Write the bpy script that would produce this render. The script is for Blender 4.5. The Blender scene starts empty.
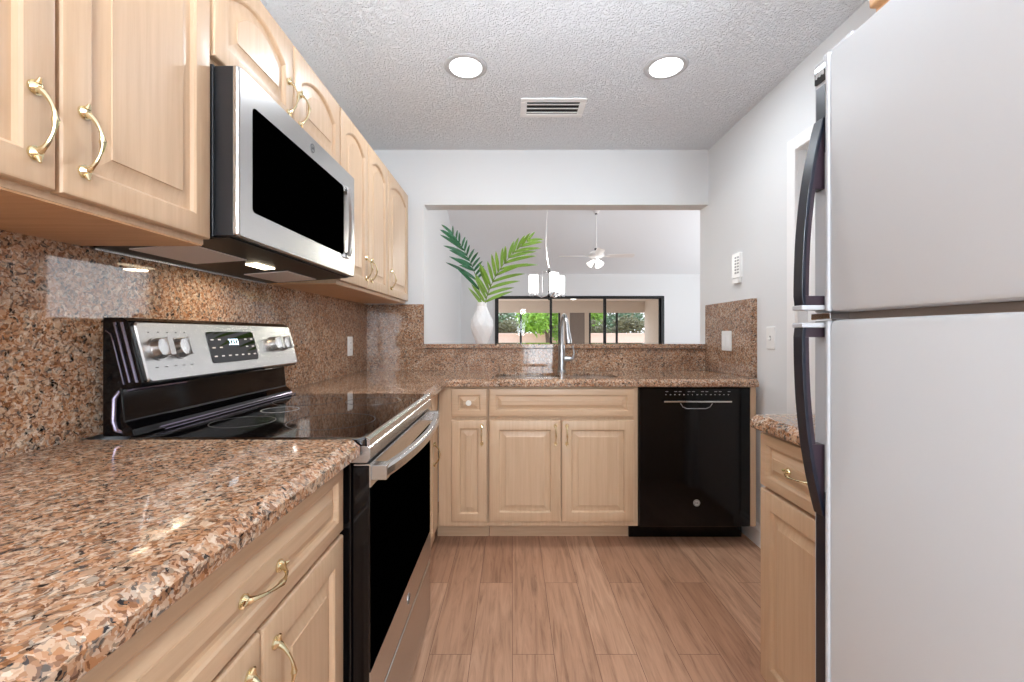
import bpy, bmesh, math, random
from mathutils import Vector, Matrix
random.seed(7)
sc = bpy.context.scene
COL = sc.collection
PI = math.pi
R = math.radians

# ------------------------------------------------------------------ camera, world, light, exposure
F = 433.0; H = 1.158
cam_d = bpy.data.cameras.new('camera'); cam = bpy.data.objects.new('camera', cam_d); COL.objects.link(cam)
cam.location = (0, 0, H); cam.rotation_euler = (R(90), 0, 0)
cam_d.sensor_width = 36; cam_d.lens = F / 1024 * 36
cam_d.shift_y = -7.0 / 1024; cam_d.shift_x = -0.5 / 1024
cam_d.clip_start = 0.02; cam_d.clip_end = 200
sc.camera = cam

w = bpy.data.worlds.new('sky'); sc.world = w; w.use_nodes = True
nt = w.node_tree; bg = nt.nodes['Background']
tc = nt.nodes.new('ShaderNodeTexCoord'); sx = nt.nodes.new('ShaderNodeSeparateXYZ')
cr = nt.nodes.new('ShaderNodeValToRGB')
nt.links.new(tc.outputs['Generated'], sx.inputs[0]); nt.links.new(sx.outputs['Z'], cr.inputs[0])
cr.color_ramp.elements[0].color = (0.93, 0.96, 1, 1); cr.color_ramp.elements[1].color = (0.45, 0.68, 1, 1)
nt.links.new(cr.outputs[0], bg.inputs[0]); bg.inputs[1].default_value = 2.4

def light(name, kind, loc, rot, power, size=1, size_y=None, color=(1, 1, 1)):
    d = bpy.data.lights.new(name, kind); o = bpy.data.objects.new(name, d); COL.objects.link(o)
    o.location = loc; o.rotation_euler = rot; d.energy = power; d.color = color
    if kind == 'AREA':
        d.size = size
        if size_y: d.shape = 'RECTANGLE'; d.size_y = size_y
        else: d.shape = 'DISK'
    return o
s = light('sun', 'SUN', (0, 20, 12), (R(-38), R(24), 0), 3.2, color=(1, .96, .88)); s.data.angle = R(2)
# daylight through the rear window and glazed door; the living-room light is added
light('rear_window_daylight', 'AREA', (-2.05, -2.64, 1.40), (R(100), 0, 0), 45, 1.2, 1.0, (0.84, 0.92, 1))
light('rear_door_daylight', 'AREA', (.55, -2.66, 1.21), (R(100), 0, 0), 36, .64, 1.4, (0.84, 0.92, 1))
light('living_fill_light', 'AREA', (5.4, 6.6, 1.6), (R(90), 0, R(90)), 78, 4.4, 2.2, (0.86, 0.94, 1))  # added fill for the living room, set at an invented opening

# added unseen spot aimed up to brighten the ceiling, like a bounced flash
fl = light('ceiling_fill_spot', 'SPOT', (0.05, .10, 1.42), (R(180 - 21), 0, R(0)), 200, color=(.84, .92, 1))
fl.data.spot_size = R(122); fl.data.spot_blend = .75; fl.data.shadow_soft_size = .12

vs = sc.view_settings
sc.display_settings.display_device = 'sRGB'
vs.view_transform = 'Standard'; vs.look = 'None'; vs.gamma = 1; vs.use_curve_mapping = False
vs.exposure = 0.06
cy = sc.cycles
cy.use_denoising = True; cy.max_bounces = 10; cy.diffuse_bounces = 6; cy.glossy_bounces = 5
cy.transmission_bounces = 8; cy.transparent_max_bounces = 12
cy.caustics_reflective = False; cy.caustics_refractive = False; cy.sample_clamp_indirect = 6

# ------------------------------------------------------------------ materials
def srgb(r, g, b):
    f = lambda c: ((c / 255) / 12.92 if c / 255 <= .04045 else (((c / 255) + .055) / 1.055) ** 2.4)
    return (f(r), f(g), f(b), 1)
def mat(name, col, rough=.5, metal=0, spec=.5, emit=0, coat=0, bump=None, vary=0):
    m = bpy.data.materials.new(name); m.use_nodes = True
    n = m.node_tree.nodes; l = m.node_tree.links; b = n['Principled BSDF']
    b.inputs['Base Color'].default_value = col; b.inputs['Roughness'].default_value = rough
    b.inputs['Metallic'].default_value = metal; b.inputs['Specular IOR Level'].default_value = spec
    b.inputs['Coat Weight'].default_value = coat; b.inputs['Coat Roughness'].default_value = .05
    if emit:
        b.inputs['Emission Color'].default_value = col; b.inputs['Emission Strength'].default_value = emit
    t = n.new('ShaderNodeTexCoord')
    if vary:
        ns = n.new('ShaderNodeTexNoise'); ns.inputs['Scale'].default_value = 6; ns.inputs['Detail'].default_value = 4
        l.new(t.outputs['Object'], ns.inputs['Vector'])
        mx = n.new('ShaderNodeMix'); mx.data_type = 'RGBA'
        mx.inputs[6].default_value = tuple(c * (1 - vary) for c in col[:3]) + (1,)
        mx.inputs[7].default_value = tuple(min(1, c * (1 + vary)) for c in col[:3]) + (1,)
        l.new(ns.outputs[0], mx.inputs[0]); l.new(mx.outputs[2], b.inputs['Base Color'])
    if bump:
        sc_, st, dist = bump
        ns = n.new('ShaderNodeTexNoise'); ns.inputs['Detail'].default_value = 3
        mp = n.new('ShaderNodeMapping'); mp.inputs['Scale'].default_value = sc_ if isinstance(sc_, tuple) else (sc_,) * 3
        ns.inputs['Scale'].default_value = 1
        l.new(t.outputs['Object'], mp.inputs[0]); l.new(mp.outputs[0], ns.inputs['Vector'])
        bp = n.new('ShaderNodeBump'); bp.inputs['Strength'].default_value = st; bp.inputs['Distance'].default_value = dist
        l.new(ns.outputs[0], bp.inputs['Height']); l.new(bp.outputs[0], b.inputs['Normal'])
    return m
def ramp(n, stops, interp='LINEAR'):
    r = n.new('ShaderNodeValToRGB'); e = r.color_ramp.elements; r.color_ramp.interpolation = interp
    while len(e) < len(stops): e.new(.5)
    for i, (p, c) in enumerate(stops): e[i].position = p; e[i].color = c
    return r
def wood(name, scale, base=(204, 175, 144), dark=(191, 160, 129)):
    m = bpy.data.materials.new(name); m.use_nodes = True
    n = m.node_tree.nodes; l = m.node_tree.links; b = n['Principled BSDF']
    t = n.new('ShaderNodeTexCoord'); mp = n.new('ShaderNodeMapping'); mp.inputs['Scale'].default_value = scale
    ns = n.new('ShaderNodeTexNoise'); ns.inputs['Scale'].default_value = 1; ns.inputs['Detail'].default_value = 5; ns.inputs['Roughness'].default_value = .6
    l.new(t.outputs['Object'], mp.inputs[0]); l.new(mp.outputs[0], ns.inputs['Vector'])
    r = ramp(n, [(.3, srgb(*dark)), (.7, srgb(*base))]); l.new(ns.outputs[0], r.inputs[0])
    l.new(r.outputs[0], b.inputs['Base Color']); b.inputs['Roughness'].default_value = .44
    b.inputs['Coat Weight'].default_value = .15; b.inputs['Coat Roughness'].default_value = .25
    return m
def granite_mat(name, tint=1.0):
    m = bpy.data.materials.new(name); m.use_nodes = True
    n = m.node_tree.nodes; l = m.node_tree.links; b = n['Principled BSDF']
    t = n.new('ShaderNodeTexCoord')
    dn = n.new('ShaderNodeTexNoise'); dn.inputs['Scale'].default_value = 60; dn.inputs['Detail'].default_value = 3
    l.new(t.outputs['Object'], dn.inputs['Vector'])
    vm = n.new('ShaderNodeVectorMath'); vm.operation = 'MULTIPLY_ADD'
    vm.inputs[1].default_value = (.022,) * 3; l.new(dn.outputs['Color'], vm.inputs[0]); l.new(t.outputs['Object'], vm.inputs[2])
    def vor(scale):
        v = n.new('ShaderNodeTexVoronoi'); v.inputs['Scale'].default_value = scale; l.new(vm.outputs[0], v.inputs['Vector'])
        s_ = n.new('ShaderNodeSeparateColor'); l.new(v.outputs['Color'], s_.inputs[0]); return s_
    v1 = vor(118); v2 = vor(230)
    r1 = ramp(n, [(0, srgb(186, 142, 112)), (.22, srgb(174, 120, 80)), (.44, srgb(208, 184, 162)), (.58, srgb(146, 112, 90)), (.72, srgb(222, 206, 190)), (.82, srgb(128, 120, 114)), (.885, srgb(44, 40, 42))], 'CONSTANT')
    l.new(v1.outputs[0], r1.inputs[0])
    r2 = ramp(n, [(0, srgb(26, 24, 27)), (.19, srgb(86, 80, 80)), (.30, srgb(178, 138, 106)), (.55, srgb(204, 176, 152)), (.84, srgb(232, 220, 206))], 'CONSTANT')
    l.new(v2.outputs[1], r2.inputs[0])
    mx = n.new('ShaderNodeMix'); mx.data_type = 'RGBA'; mx.inputs[0].default_value = .5
    l.new(r1.outputs[0], mx.inputs[6]); l.new(r2.outputs[0], mx.inputs[7])
    bn = n.new('ShaderNodeTexNoise'); bn.inputs['Scale'].default_value = 9; bn.inputs['Detail'].default_value = 3
    l.new(t.outputs['Object'], bn.inputs['Vector'])
    r3 = ramp(n, [(.3, tuple(c * tint for c in (.62, .55, .49)) + (1,)), (.7, tuple(c * tint for c in (.88, .84, .79)) + (1,))]); l.new(bn.outputs[0], r3.inputs[0])
    m2 = n.new('ShaderNodeMix'); m2.data_type = 'RGBA'; m2.blend_type = 'MULTIPLY'; m2.inputs[0].default_value = 1
    l.new(mx.outputs[2], m2.inputs[6]); l.new(r3.outputs[0], m2.inputs[7])
    l.new(m2.outputs[2], b.inputs['Base Color'])
    b.inputs['Roughness'].default_value = .04; b.inputs['Specular IOR Level'].default_value = .42; b.inputs['Coat Weight'].default_value = .0; b.inputs['Coat Roughness'].default_value = .04
    return m
def floor_mat():
    m = bpy.data.materials.new('oak_plank_floor'); m.use_nodes = True
    n = m.node_tree.nodes; l = m.node_tree.links; b = n['Principled BSDF']
    t = n.new('ShaderNodeTexCoord'); mp = n.new('ShaderNodeMapping'); mp.inputs['Rotation'].default_value = (0, 0, R(90))
    mp.inputs['Location'].default_value = (.35, .05, 0)
    l.new(t.outputs['Object'], mp.inputs[0])
    br = n.new('ShaderNodeTexBrick'); br.inputs['Scale'].default_value = 1; br.inputs['Brick Width'].default_value = 1.22
    br.inputs['Row Height'].default_value = .15; br.inputs['Mortar Size'].default_value = .0011; br.offset = .37
    br.inputs['Color1'].default_value = srgb(198, 158, 130); br.inputs['Color2'].default_value = srgb(172, 130, 103); br.inputs['Mortar'].default_value = srgb(120, 84, 64)
    l.new(mp.outputs[0], br.inputs['Vector'])
    # grain, shifted for each plank
    ad = n.new('ShaderNodeVectorMath'); ad.operation = 'MULTIPLY_ADD'; ad.inputs[1].default_value = (9, 9, 9)
    l.new(br.outputs['Color'], ad.inputs[0]); l.new(t.outputs['Object'], ad.inputs[2])
    m2 = n.new('ShaderNodeMapping'); m2.inputs['Scale'].default_value = (34, 2.6, 1); l.new(ad.outputs[0], m2.inputs[0])
    ns = n.new('ShaderNodeTexNoise'); ns.inputs['Scale'].default_value = 1; ns.inputs['Detail'].default_value = 7; ns.inputs['Roughness'].default_value = .66; ns.inputs['Distortion'].default_value = 1.1
    l.new(m2.outputs[0], ns.inputs['Vector'])
    r = ramp(n, [(.30, (.40, .33, .29, 1)), (.47, (.80, .76, .73, 1)), (.62, (1, 1, 1, 1)), (.78, (1.0, .95, .88, 1))]); l.new(ns.outputs[0], r.inputs[0])
    mx = n.new('ShaderNodeMix'); mx.data_type = 'RGBA'; mx.blend_type = 'MULTIPLY'; mx.inputs[0].default_value = .9
    l.new(br.outputs['Color'], mx.inputs[6]); l.new(r.outputs[0], mx.inputs[7])
    l.new(mx.outputs[2], b.inputs['Base Color']); b.inputs['Roughness'].default_value = .42
    return m
def glass_mat():
    m = bpy.data.materials.new('clear_glass'); m.use_nodes = True
    n = m.node_tree.nodes; l = m.node_tree.links; n.clear()
    o = n.new('ShaderNodeOutputMaterial'); mx = n.new('ShaderNodeMixShader'); tr = n.new('ShaderNodeBsdfTransparent'); gl = n.new('ShaderNodeBsdfGlossy')
    gl.inputs['Roughness'].default_value = .02; fr = n.new('ShaderNodeFresnel'); fr.inputs[0].default_value = 1.3
    l.new(fr.outputs[0], mx.inputs[0]); l.new(tr.outputs[0], mx.inputs[1]); l.new(gl.outputs[0], mx.inputs[2]); l.new(mx.outputs[0], o.inputs[0])
    return m
def ceiling_mat():
    m = mat('textured_ceiling_paint', srgb(243, 246, 250), .9, spec=.1)
    n = m.node_tree.nodes; l = m.node_tree.links; b = n['Principled BSDF']
    t = n.new('ShaderNodeTexCoord')
    a = n.new('ShaderNodeTexNoise'); a.inputs['Scale'].default_value = 55; a.inputs['Detail'].default_value = 4; a.inputs['Distortion'].default_value = 1.5
    l.new(t.outputs['Object'], a.inputs['Vector'])
    r = ramp(n, [(.42, (0, 0, 0, 1)), (.60, (1, 1, 1, 1))]); l.new(a.outputs[0], r.inputs[0])
    bp = n.new('ShaderNodeBump'); bp.inputs['Strength'].default_value = .75; bp.inputs['Distance'].default_value = .011
    l.new(r.outputs[0], bp.inputs['Height']); l.new(bp.outputs[0], b.inputs['Normal'])
    return m
M = dict(
    wall=mat('white_wall_paint', srgb(228, 230, 231), .8, spec=.2, bump=(70, .05, .002)),
    vault=mat('vaulted_ceiling_paint', srgb(240, 244, 248), .9, spec=.1),
    ceil=ceiling_mat(),
    trim=mat('white_trim_paint', srgb(240, 240, 240), .4),
    floor=floor_mat(),
    wood=wood('maple_upright_grain', (70, 70, 3)), woodh=wood('maple_level_grain', (4, 4, 80)),
    woodorange=wood('orange_wood_with_bounce', (5, 60, 60), (214, 172, 130), (196, 150, 108)),  # orange wood; on cabinet undersides the tint stands for warm bounced light
    granite=granite_mat('polished_granite', 1.02),
    brass=mat('polished_brass', srgb(236, 224, 186), .12, 1, vary=.05),
    pewter=mat('ceramic_knob_face', srgb(240, 238, 232), .2, vary=.03),
    steel=mat('brushed_steel', srgb(196, 194, 192), .27, 1, bump=((3, 3, 400), .02, .0003)),
    ringm=mat('pale_grey_ring_enamel', srgb(186, 186, 188), .35, vary=.02),
    rail=mat('dark_gloss_metal_rail', srgb(120, 112, 128), .16, .85, vary=.05),
    chrome=mat('chrome', srgb(225, 226, 228), .08, 1, vary=.03),
    nickel=mat('brushed_nickel', srgb(178, 180, 182), .28, 1, vary=.03),
    black=mat('gloss_black_enamel', srgb(9, 8, 9), .08, spec=.3, vary=.1),
    dgrey=mat('dark_grey_enamel', srgb(30, 31, 34), .3, vary=.08),
    blackg=mat('black_glass', srgb(5, 5, 6), .03, spec=.6, vary=.1),
    doorglass=mat('oven_black_glass', srgb(1, 1, 1), .3, spec=.0, vary=.1),
    cooktop=mat('ceramic_cooktop_glass', srgb(8, 7, 8), .035, spec=.9, coat=.5, vary=.1),
    plum=mat('matte_plum_black_plastic', srgb(52, 40, 48), .3, vary=.08),
    navy=mat('satin_blue_black_plastic', srgb(16, 21, 34), .3, vary=.08),
    fridge=mat('pebbled_grey_white_enamel', srgb(200, 203, 206), .42, bump=(420, .12, .0006)),
    fridgeb=mat('fridge_case_enamel', srgb(190, 192, 196), .45, bump=(300, .05, .0005)),
    gasket=mat('brown_grey_gasket', srgb(150, 134, 124), .6, vary=.1),
    plastic=mat('white_plastic', srgb(236, 236, 234), .35, vary=.02),
    greyp=mat('grey_plastic', srgb(150, 150, 150), .5, vary=.05),
    darkslot=mat('dark_recess', srgb(18, 17, 17), .8, vary=.1),
    mesh=mat('filter_mesh_metal', srgb(240, 232, 230), .6, 0, bump=(500, .9, .002)),
    mwunder=mat('hood_underside_brown_enamel', srgb(16, 11, 9), .4, spec=.15, vary=.15),
    lamp=mat('downlight_lens', (1, 1, 1, 1), .5, emit=7),
    warm=mat('hood_lamp_lens', (1, .86, .62, 1), .5, emit=9),
    shade=mat('lit_frosted_glass', (1, .98, .95, 1), .5, emit=2.4),
    crystal=mat('crystal_drops', srgb(225, 228, 232), .05, .6, vary=.1),
    digit=mat('display_digits', (.65, .85, 1, 1), .5, emit=3),
    mark=mat('pale_print', srgb(190, 190, 190), .5, vary=.02),
    darkmark=mat('dark_print', srgb(60, 58, 58), .5, vary=.02),
    vase=mat('white_glazed_ceramic', srgb(240, 240, 240), .25, vary=.02),
    leaf=mat('bright_palm_green', srgb(122, 160, 58), .4, vary=.35),
    leafd=mat('deep_palm_green', srgb(38, 98, 62), .4, vary=.35),
    rachis=mat('palm_stem_green', srgb(92, 110, 50), .5, vary=.2),
    blackal=mat('black_aluminium', srgb(20, 20, 22), .35, .3, vary=.1),
    glass=glass_mat(),
    lanai=mat('tan_lanai_paint', srgb(206, 192, 178), .8, vary=.03, bump=((2, 60, 2), .1, .002)),
    lanaidoor=mat('taupe_door_paint', srgb(128, 116, 108), .6, vary=.04),
    pinkwall=mat('pinkish_stucco', srgb(236, 200, 180), .9, vary=.08, bump=(60, .3, .004)),
    paving=mat('pale_paving', srgb(222, 206, 190), .8, vary=.08),
    bark=mat('tree_bark', srgb(96, 76, 62), .9, vary=.3, bump=(30, .6, .01)),
    fol1=mat('yellow_green_foliage', srgb(140, 178, 52), .6, vary=.45),
    fol2=mat('blue_green_foliage', srgb(108, 128, 88), .6, vary=.45),
    fol3=mat('brown_green_foliage', srgb(120, 112, 74), .6, vary=.45),
    fanw=mat('white_fan_enamel', srgb(238, 238, 238), .3, vary=.02),
)

# ------------------------------------------------------------------ builders
ORG = {}
class MB:
    def __init__(s): s.bm = bmesh.new()
    def box(s, x0, x1, y0, y1, z0, z1):
        v = [s.bm.verts.new((x, y, z)) for x in (x0, x1) for y in (y0, y1) for z in (z0, z1)]
        for f in ((0, 1, 3, 2), (4, 6, 7, 5), (0, 4, 5, 1), (2, 3, 7, 6), (0, 2, 6, 4), (1, 5, 7, 3)):
            s.bm.faces.new([v[i] for i in f])
        return s
    def obox(s, c, ax, ay, az, hx, hy, hz):
        c = Vector(c); v = []
        for i in (-1, 1):
            for j in (-1, 1):
                for k in (-1, 1): v.append(s.bm.verts.new(c + Vector(ax) * hx * i + Vector(ay) * hy * j + Vector(az) * hz * k))
        for f in ((0, 1, 3, 2), (4, 6, 7, 5), (0, 4, 5, 1), (2, 3, 7, 6), (0, 2, 6, 4), (1, 5, 7, 3)):
            s.bm.faces.new([v[i] for i in f])
        return s
    def rings(s, rs, cap=True, closed=False):
        R_ = [[s.bm.verts.new(p) for p in r] for r in rs]
        n = len(R_[0]); pairs = list(zip(R_, R_[1:]))
        if closed: pairs.append((R_[-1], R_[0]))
        for a, b in pairs:
            for i in range(n):
                j = (i + 1) % n; s.bm.faces.new((a[i], a[j], b[j], b[i]))
        if cap and not closed:
            s.bm.faces.new(R_[0][::-1]); s.bm.faces.new(R_[-1])
        return s
    def tube(s, pts, rad, seg=10, squash=None):
        pts = [Vector(p) for p in pts]; n = len(pts)
        if not hasattr(rad, '__len__'): rad = [rad] * n
        rs = []; up = None
        for i, p in enumerate(pts):
            t = (pts[min(i + 1, n - 1)] - pts[max(i - 1, 0)]).normalized()
            if up is None:
                up = Vector((0, 0, 1)) if abs(t.z) < .9 else Vector((1, 0, 0))
            u = (up - t * up.dot(t)).normalized(); v = t.cross(u); up = u
            rs.append([p + (u * math.cos(2 * PI * k / seg) + v * math.sin(2 * PI * k / seg)) * rad[i] for k in range(seg)])
        return s.rings(rs)
    def cyl(s, p0, p1, r0, r1=None, seg=24):
        return s.tube([p0, p1], [r0, r0 if r1 is None else r1], seg)
    def prism(s, poly, axis, a0, a1):
        def P(u, v, a): return {'x': (a, u, v), 'y': (u, a, v), 'z': (u, v, a)}[axis]
        return s.rings([[P(u, v, a0) for u, v in poly], [P(u, v, a1) for u, v in poly]])
    def lathe(s, prof, c, axis='z', seg=24):
        rs = []
        for r, h in prof:
            r = max(r, 1e-4); ring = []
            for k in range(seg):
                a = 2 * PI * k / seg; q = (r * math.cos(a), r * math.sin(a))
                d = {'z': (q[0], q[1], h), 'y': (q[0], h, q[1]), 'x': (h, q[0], q[1])}[axis]
                ring.append(Vector(c) + Vector(d))
            rs.append(ring)
        return s.rings(rs)
    def build(s, name, m, parent=None, bev=0, smooth=False, org=None, seg=2):
        bmesh.ops.recalc_face_normals(s.bm, faces=s.bm.faces)
        if parent is not None: o0 = ORG[parent.name]
        elif org is not None: o0 = Vector(org)
        else:
            vs_ = [v.co for v in s.bm.verts]
            o0 = Vector(((min(v.x for v in vs_) + max(v.x for v in vs_)) / 2, (min(v.y for v in vs_) + max(v.y for v in vs_)) / 2, min(v.z for v in vs_)))
        for v in s.bm.verts: v.co -= o0
        me = bpy.data.meshes.new(name); s.bm.to_mesh(me); s.bm.free()
        if smooth:
            me.polygons.foreach_set('use_smooth', [True] * len(me.polygons))
            me.set_sharp_from_angle(angle=R(24))
        me.materials.append(M[m] if isinstance(m, str) else m)
        o = bpy.data.objects.new(name, me); COL.objects.link(o); ORG[o.name] = o0
        if parent is not None: o.parent = parent
        else: o.location = o0
        if bev:
            b = o.modifiers.new('bevel', 'BEVEL'); b.width = bev; b.segments = seg; b.limit_method = 'ANGLE'; b.angle_limit = R(40); b.harden_normals = False
        return o
def thing(name, label, cat, loc, group=None):
    o = bpy.data.objects.new(name, None); COL.objects.link(o); o.location = loc; o.empty_display_size = .05
    ORG[o.name] = Vector(loc); o['label'] = label; o['category'] = cat
    if group: o['group'] = group
    return o
def tag(o, label, cat, group=None):
    o['label'] = label; o['category'] = cat
    if group: o['group'] = group
    return o
def struct(name, mb, m, parent=None, bev=0):
    o = mb.build(name, m, parent, bev=bev)
    if parent is None: o['kind'] = 'structure'
    return o
def copy_tree(o, parent=None):
    c = o.copy(); COL.objects.link(c); c.parent = parent
    if o.name in ORG: ORG[c.name] = ORG[o.name].copy()
    for ch in list(o.children): copy_tree(ch, c)
    return c
def text_mesh(name, body, size, m, parent, center, right, up, depth=.0006):
    """letters as real raised geometry"""
    cu = bpy.data.curves.new('t', 'FONT'); cu.body = body; cu.size = size; cu.align_x = 'CENTER'; cu.align_y = 'CENTER'; cu.extrude = depth
    to = bpy.data.objects.new('t', cu); COL.objects.link(to)
    bpy.context.view_layer.update()
    me = bpy.data.meshes.new_from_object(to.evaluated_get(bpy.context.evaluated_depsgraph_get()))
    bpy.data.objects.remove(to)
    right = Vector(right); up = Vector(up); nrm = right.cross(up)
    o0 = ORG[parent.name] if parent else Vector((0, 0, 0))
    for v in me.vertices: v.co = Vector(center) - o0 + right * v.co.x + up * v.co.y + nrm * v.co.z
    me.materials.append(M[m]); o = bpy.data.objects.new(name, me); COL.objects.link(o); o.parent = parent; ORG[o.name] = o0
    return o

# direction frames: u along the width, n out of the face
def FR(face, pos):
    """face '+x','-x','-y'; pos is the coordinate of the face plane"""
    if face == '+x': return lambda u, v, n: Vector((pos + n, u, v))
    if face == '-x': return lambda u, v, n: Vector((pos - n, u, v))
    return lambda u, v, n: Vector((u, pos - n, v))
def door_ring(P, u0, u1, v0, v1, ins, n, arch, N=12):
    a, b, c, d = u0 + ins, u1 - ins, v0 + ins, v1 - ins
    pts = [P(a, c, n), P(b, c, n)]
    for k in range(N + 1):
        t = k / N; u = b + (a - b) * t; q = abs(2 * t - 1)
        pts.append(P(u, d - arch * (q ** 2.2), n))
    return pts
def panel(P, u0, u1, v0, v1, name, m, parent, arch=0, stile=.055, thick=.02):
    """raised-panel door or drawer front; n=0 is its front face"""
    w_ = min(u1 - u0, v1 - v0)
    st = min(stile, w_ * .25)
    mb = MB()
    k = min(1, w_ / .2)
    seq = [(0, -thick, 0), (0, -.005, 0), (.002, -.0015, 0), (.006, 0, 0), (st - .004, 0, arch), (st, -.003, arch), (st + .003 * k, -.010, arch), (st + .011 * k, -.0105, arch), (st + .034 * k, -.003, arch), (st + .035 * k, -.0008, arch)]
    mb.rings([door_ring(P, u0, u1, v0, v1, i, n, a) for i, n, a in seq])
    return mb.build(name, m, parent, smooth=True)
def bow_handle(P, uc, vc, vertical, parent, L=.096, m='brass', reach=.03):
    """brass bow pull with flared feet and a bead in the middle"""
    mb = MB(); N = 20
    def Q(t, n): return P(uc, vc + t, n) if vertical else P(uc + t, vc, n)
    pts = []; rad = []
    for i in range(N + 1):
        s_ = i / N; t = (s_ - .5) * L * (1.0)
        n = reach * (math.sin(PI * s_) ** .62)
        pts.append(Q(t, n + .001)); e = abs(2 * s_ - 1)
        r = .0034 + .0018 * math.exp(-((e) / .10) ** 2) - .0010 * math.exp(-((e - .45) / .2) ** 2) + .003 * max(0, e - .8) / .2
        rad.append(r)
    mb.tube(pts, rad, 10)
    for sgn in (-1, 1):
        c0 = Q(sgn * L / 2, 0)
        for (r0, n0, r1, n1) in ((.0105, 0, .0105, .003), (.009, .003, .005, .009)):
            mb.cyl(Q(sgn * L / 2, n0), Q(sgn * L / 2, n1), r0, r1, 16)
        mb.cyl(Q(sgn * (L / 2 + .006), .006), Q(sgn * (L / 2 + .014), .009), .005, .002, 10)
    return mb.build('handle', m, parent, smooth=True)

# ------------------------------------------------------------------ the setting
ZC = 2.43
XL, XR = -1.02, 1.352
YB = 2.99; YB2 = 3.12
YL = 10.0; XLL = -1.19; XLR = 5.5
struct('floor', MB().box(-3.4, XLR + .1, -2.75, YL + .06, -.08, 0), 'floor')
struct('ceiling', MB().box(-3.4, 2.8, -2.75, YB + .0, ZC, ZC + .08), 'ceil')
struct('wall_left', MB().box(XL - .12, XL, -.45, YB, 0, ZC), 'wall')
# right wall with the opening of the side door
wr = MB().box(XR, XR + .12, 2.05, YB2, 0, ZC).box(XR, XR + .12, 1.40, 2.05, 2.03, ZC).box(XR, XR + .12, -.45, 1.40, 0, ZC)
struct('wall_right', wr, 'wall')
# back wall with the pass-through opening
wb = MB().box(XL - .17, -.611, YB, YB2, 0, 4.4).box(-.611, XR, YB, YB2, 2.05, 4.4).box(-.611, XR, YB, YB2, 0, 1.058).box(XR + .12, XLR + .1, YB2 - .1, YB2, 0, 4.4).box(XR, XR + .12, YB, YB2, ZC, 4.4)
struct('wall_back', wb, 'wall')
# rear room behind the camera
struct('wall_rear_left', MB().box(-3.4, -3.3, -2.65, -.45, 0, ZC).box(-3.4, XL - .12, -.45, -.35, 0, ZC), 'wall')
struct('wall_rear_right', MB().box(2.7, 2.8, -2.65, -.45, 0, ZC).box(XR + .12, 2.8, -.45, -.35, 0, ZC), 'wall')
rr = MB()
for a, b, c, d in ((-3.3, -2.7, 0, ZC), (-2.7, -1.4, 0, .85), (-2.7, -1.4, 1.95, ZC), (-1.4, .1, 0, ZC), (.1, 1.0, 2.05, ZC), (1.0, 2.7, 0, ZC)):
    rr.box(a, b, -2.75, -2.65, c, d)
struct('wall_rear', rr, 'wall')
def framed(name, x0, x1, z0, z1, y, t=.05, nm=1, m='trim', depth=.05, mull=()):
    o = MB()
    o.box(x0, x0 + t, y, y + depth, z0, z1).box(x1 - t, x1, y, y + depth, z0, z1).box(x0 + t, x1 - t, y, y + depth, z1 - t, z1).box(x0 + t, x1 - t, y, y + depth, z0, z0 + t)
    for x in mull: o.box(x - t * .45, x + t * .45, y, y + depth, z0 + t, z1 - t)
    fr = struct(name, o, m, bev=.003)
    g = MB().box(x0 + t, x1 - t, y + depth * .45, y + depth * .55, z0 + t, z1 - t).build('pane', 'glass', fr)
    return fr
framed('window_1', -2.7, -1.4, .85, 1.95, -2.74, mull=(-2.05,))
dr = MB().box(.1, .22, -2.74, -2.69, .0, 2.05).box(.88, 1.0, -2.74, -2.69, 0, 2.05).box(.22, .88, -2.74, -2.69, 1.93, 2.05).box(.22, .88, -2.74, -2.69, 0, .5)
dr = struct('door_2', dr, 'trim', bev=.003)
MB().box(.22, .88, -2.72, -2.715, .5, 1.93).build('pane', 'glass', dr)
MB().cyl((.94, -2.69, 1.0), (.94, -2.64, 1.0), .012).cyl((.94, -2.645, 1.0), (.84, -2.645, 1.0), .009).build('handle', 'nickel', dr, smooth=True)

# living room beyond the pass-through
def zv(y): return 2.544 + .42 * (YL - y)
struct('wall_living_left', MB().prism([(YB2, 0), (YL, 0), (YL, zv(YL)), (5.4, zv(5.4)), (YB2, 4.4)], 'x', XLL - .1, XLL), 'wall')
lr = MB()
lr.box(XLR, XLR + .1, YB2, 4.4, 0, 4.5).box(XLR, XLR + .1, 8.8, YL, 0, 3.0).box(XLR, XLR + .1, 4.4, 8.8, 0, .5).box(XLR, XLR + .1, 4.4, 8.8, 2.7, 3.05).box(XLR, XLR + .1, 4.4, 6.5, 3.05, 4.5)  # unseen wall; its large opening is added to let more light in
struct('wall_living_right', lr, 'wall')
SD0, SD1, SDT = -.404, 3.50, 2.036
wf = MB().box(XLL - .1, SD0, YL, YL + .15, 0, 2.6).box(SD1, XLR + .1, YL, YL + .15, 0, 2.6).box(SD0, SD1, YL, YL + .15, SDT, 2.6)
struct('wall_living_far', wf, 'wall')
cv = MB().prism([(YL + .15, zv(YL + .15)), (YL + .15, zv(YL) + .1), (5.4, zv(5.4) + .12), (YB2 - .13, 4.55), (YB2 - .13, 4.4), (YB2 + .1, 4.4), (5.4, zv(5.4))], 'x', XLL - .1, XLR + .1)
struct('ceiling_vaulted', cv, 'vault')
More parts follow.
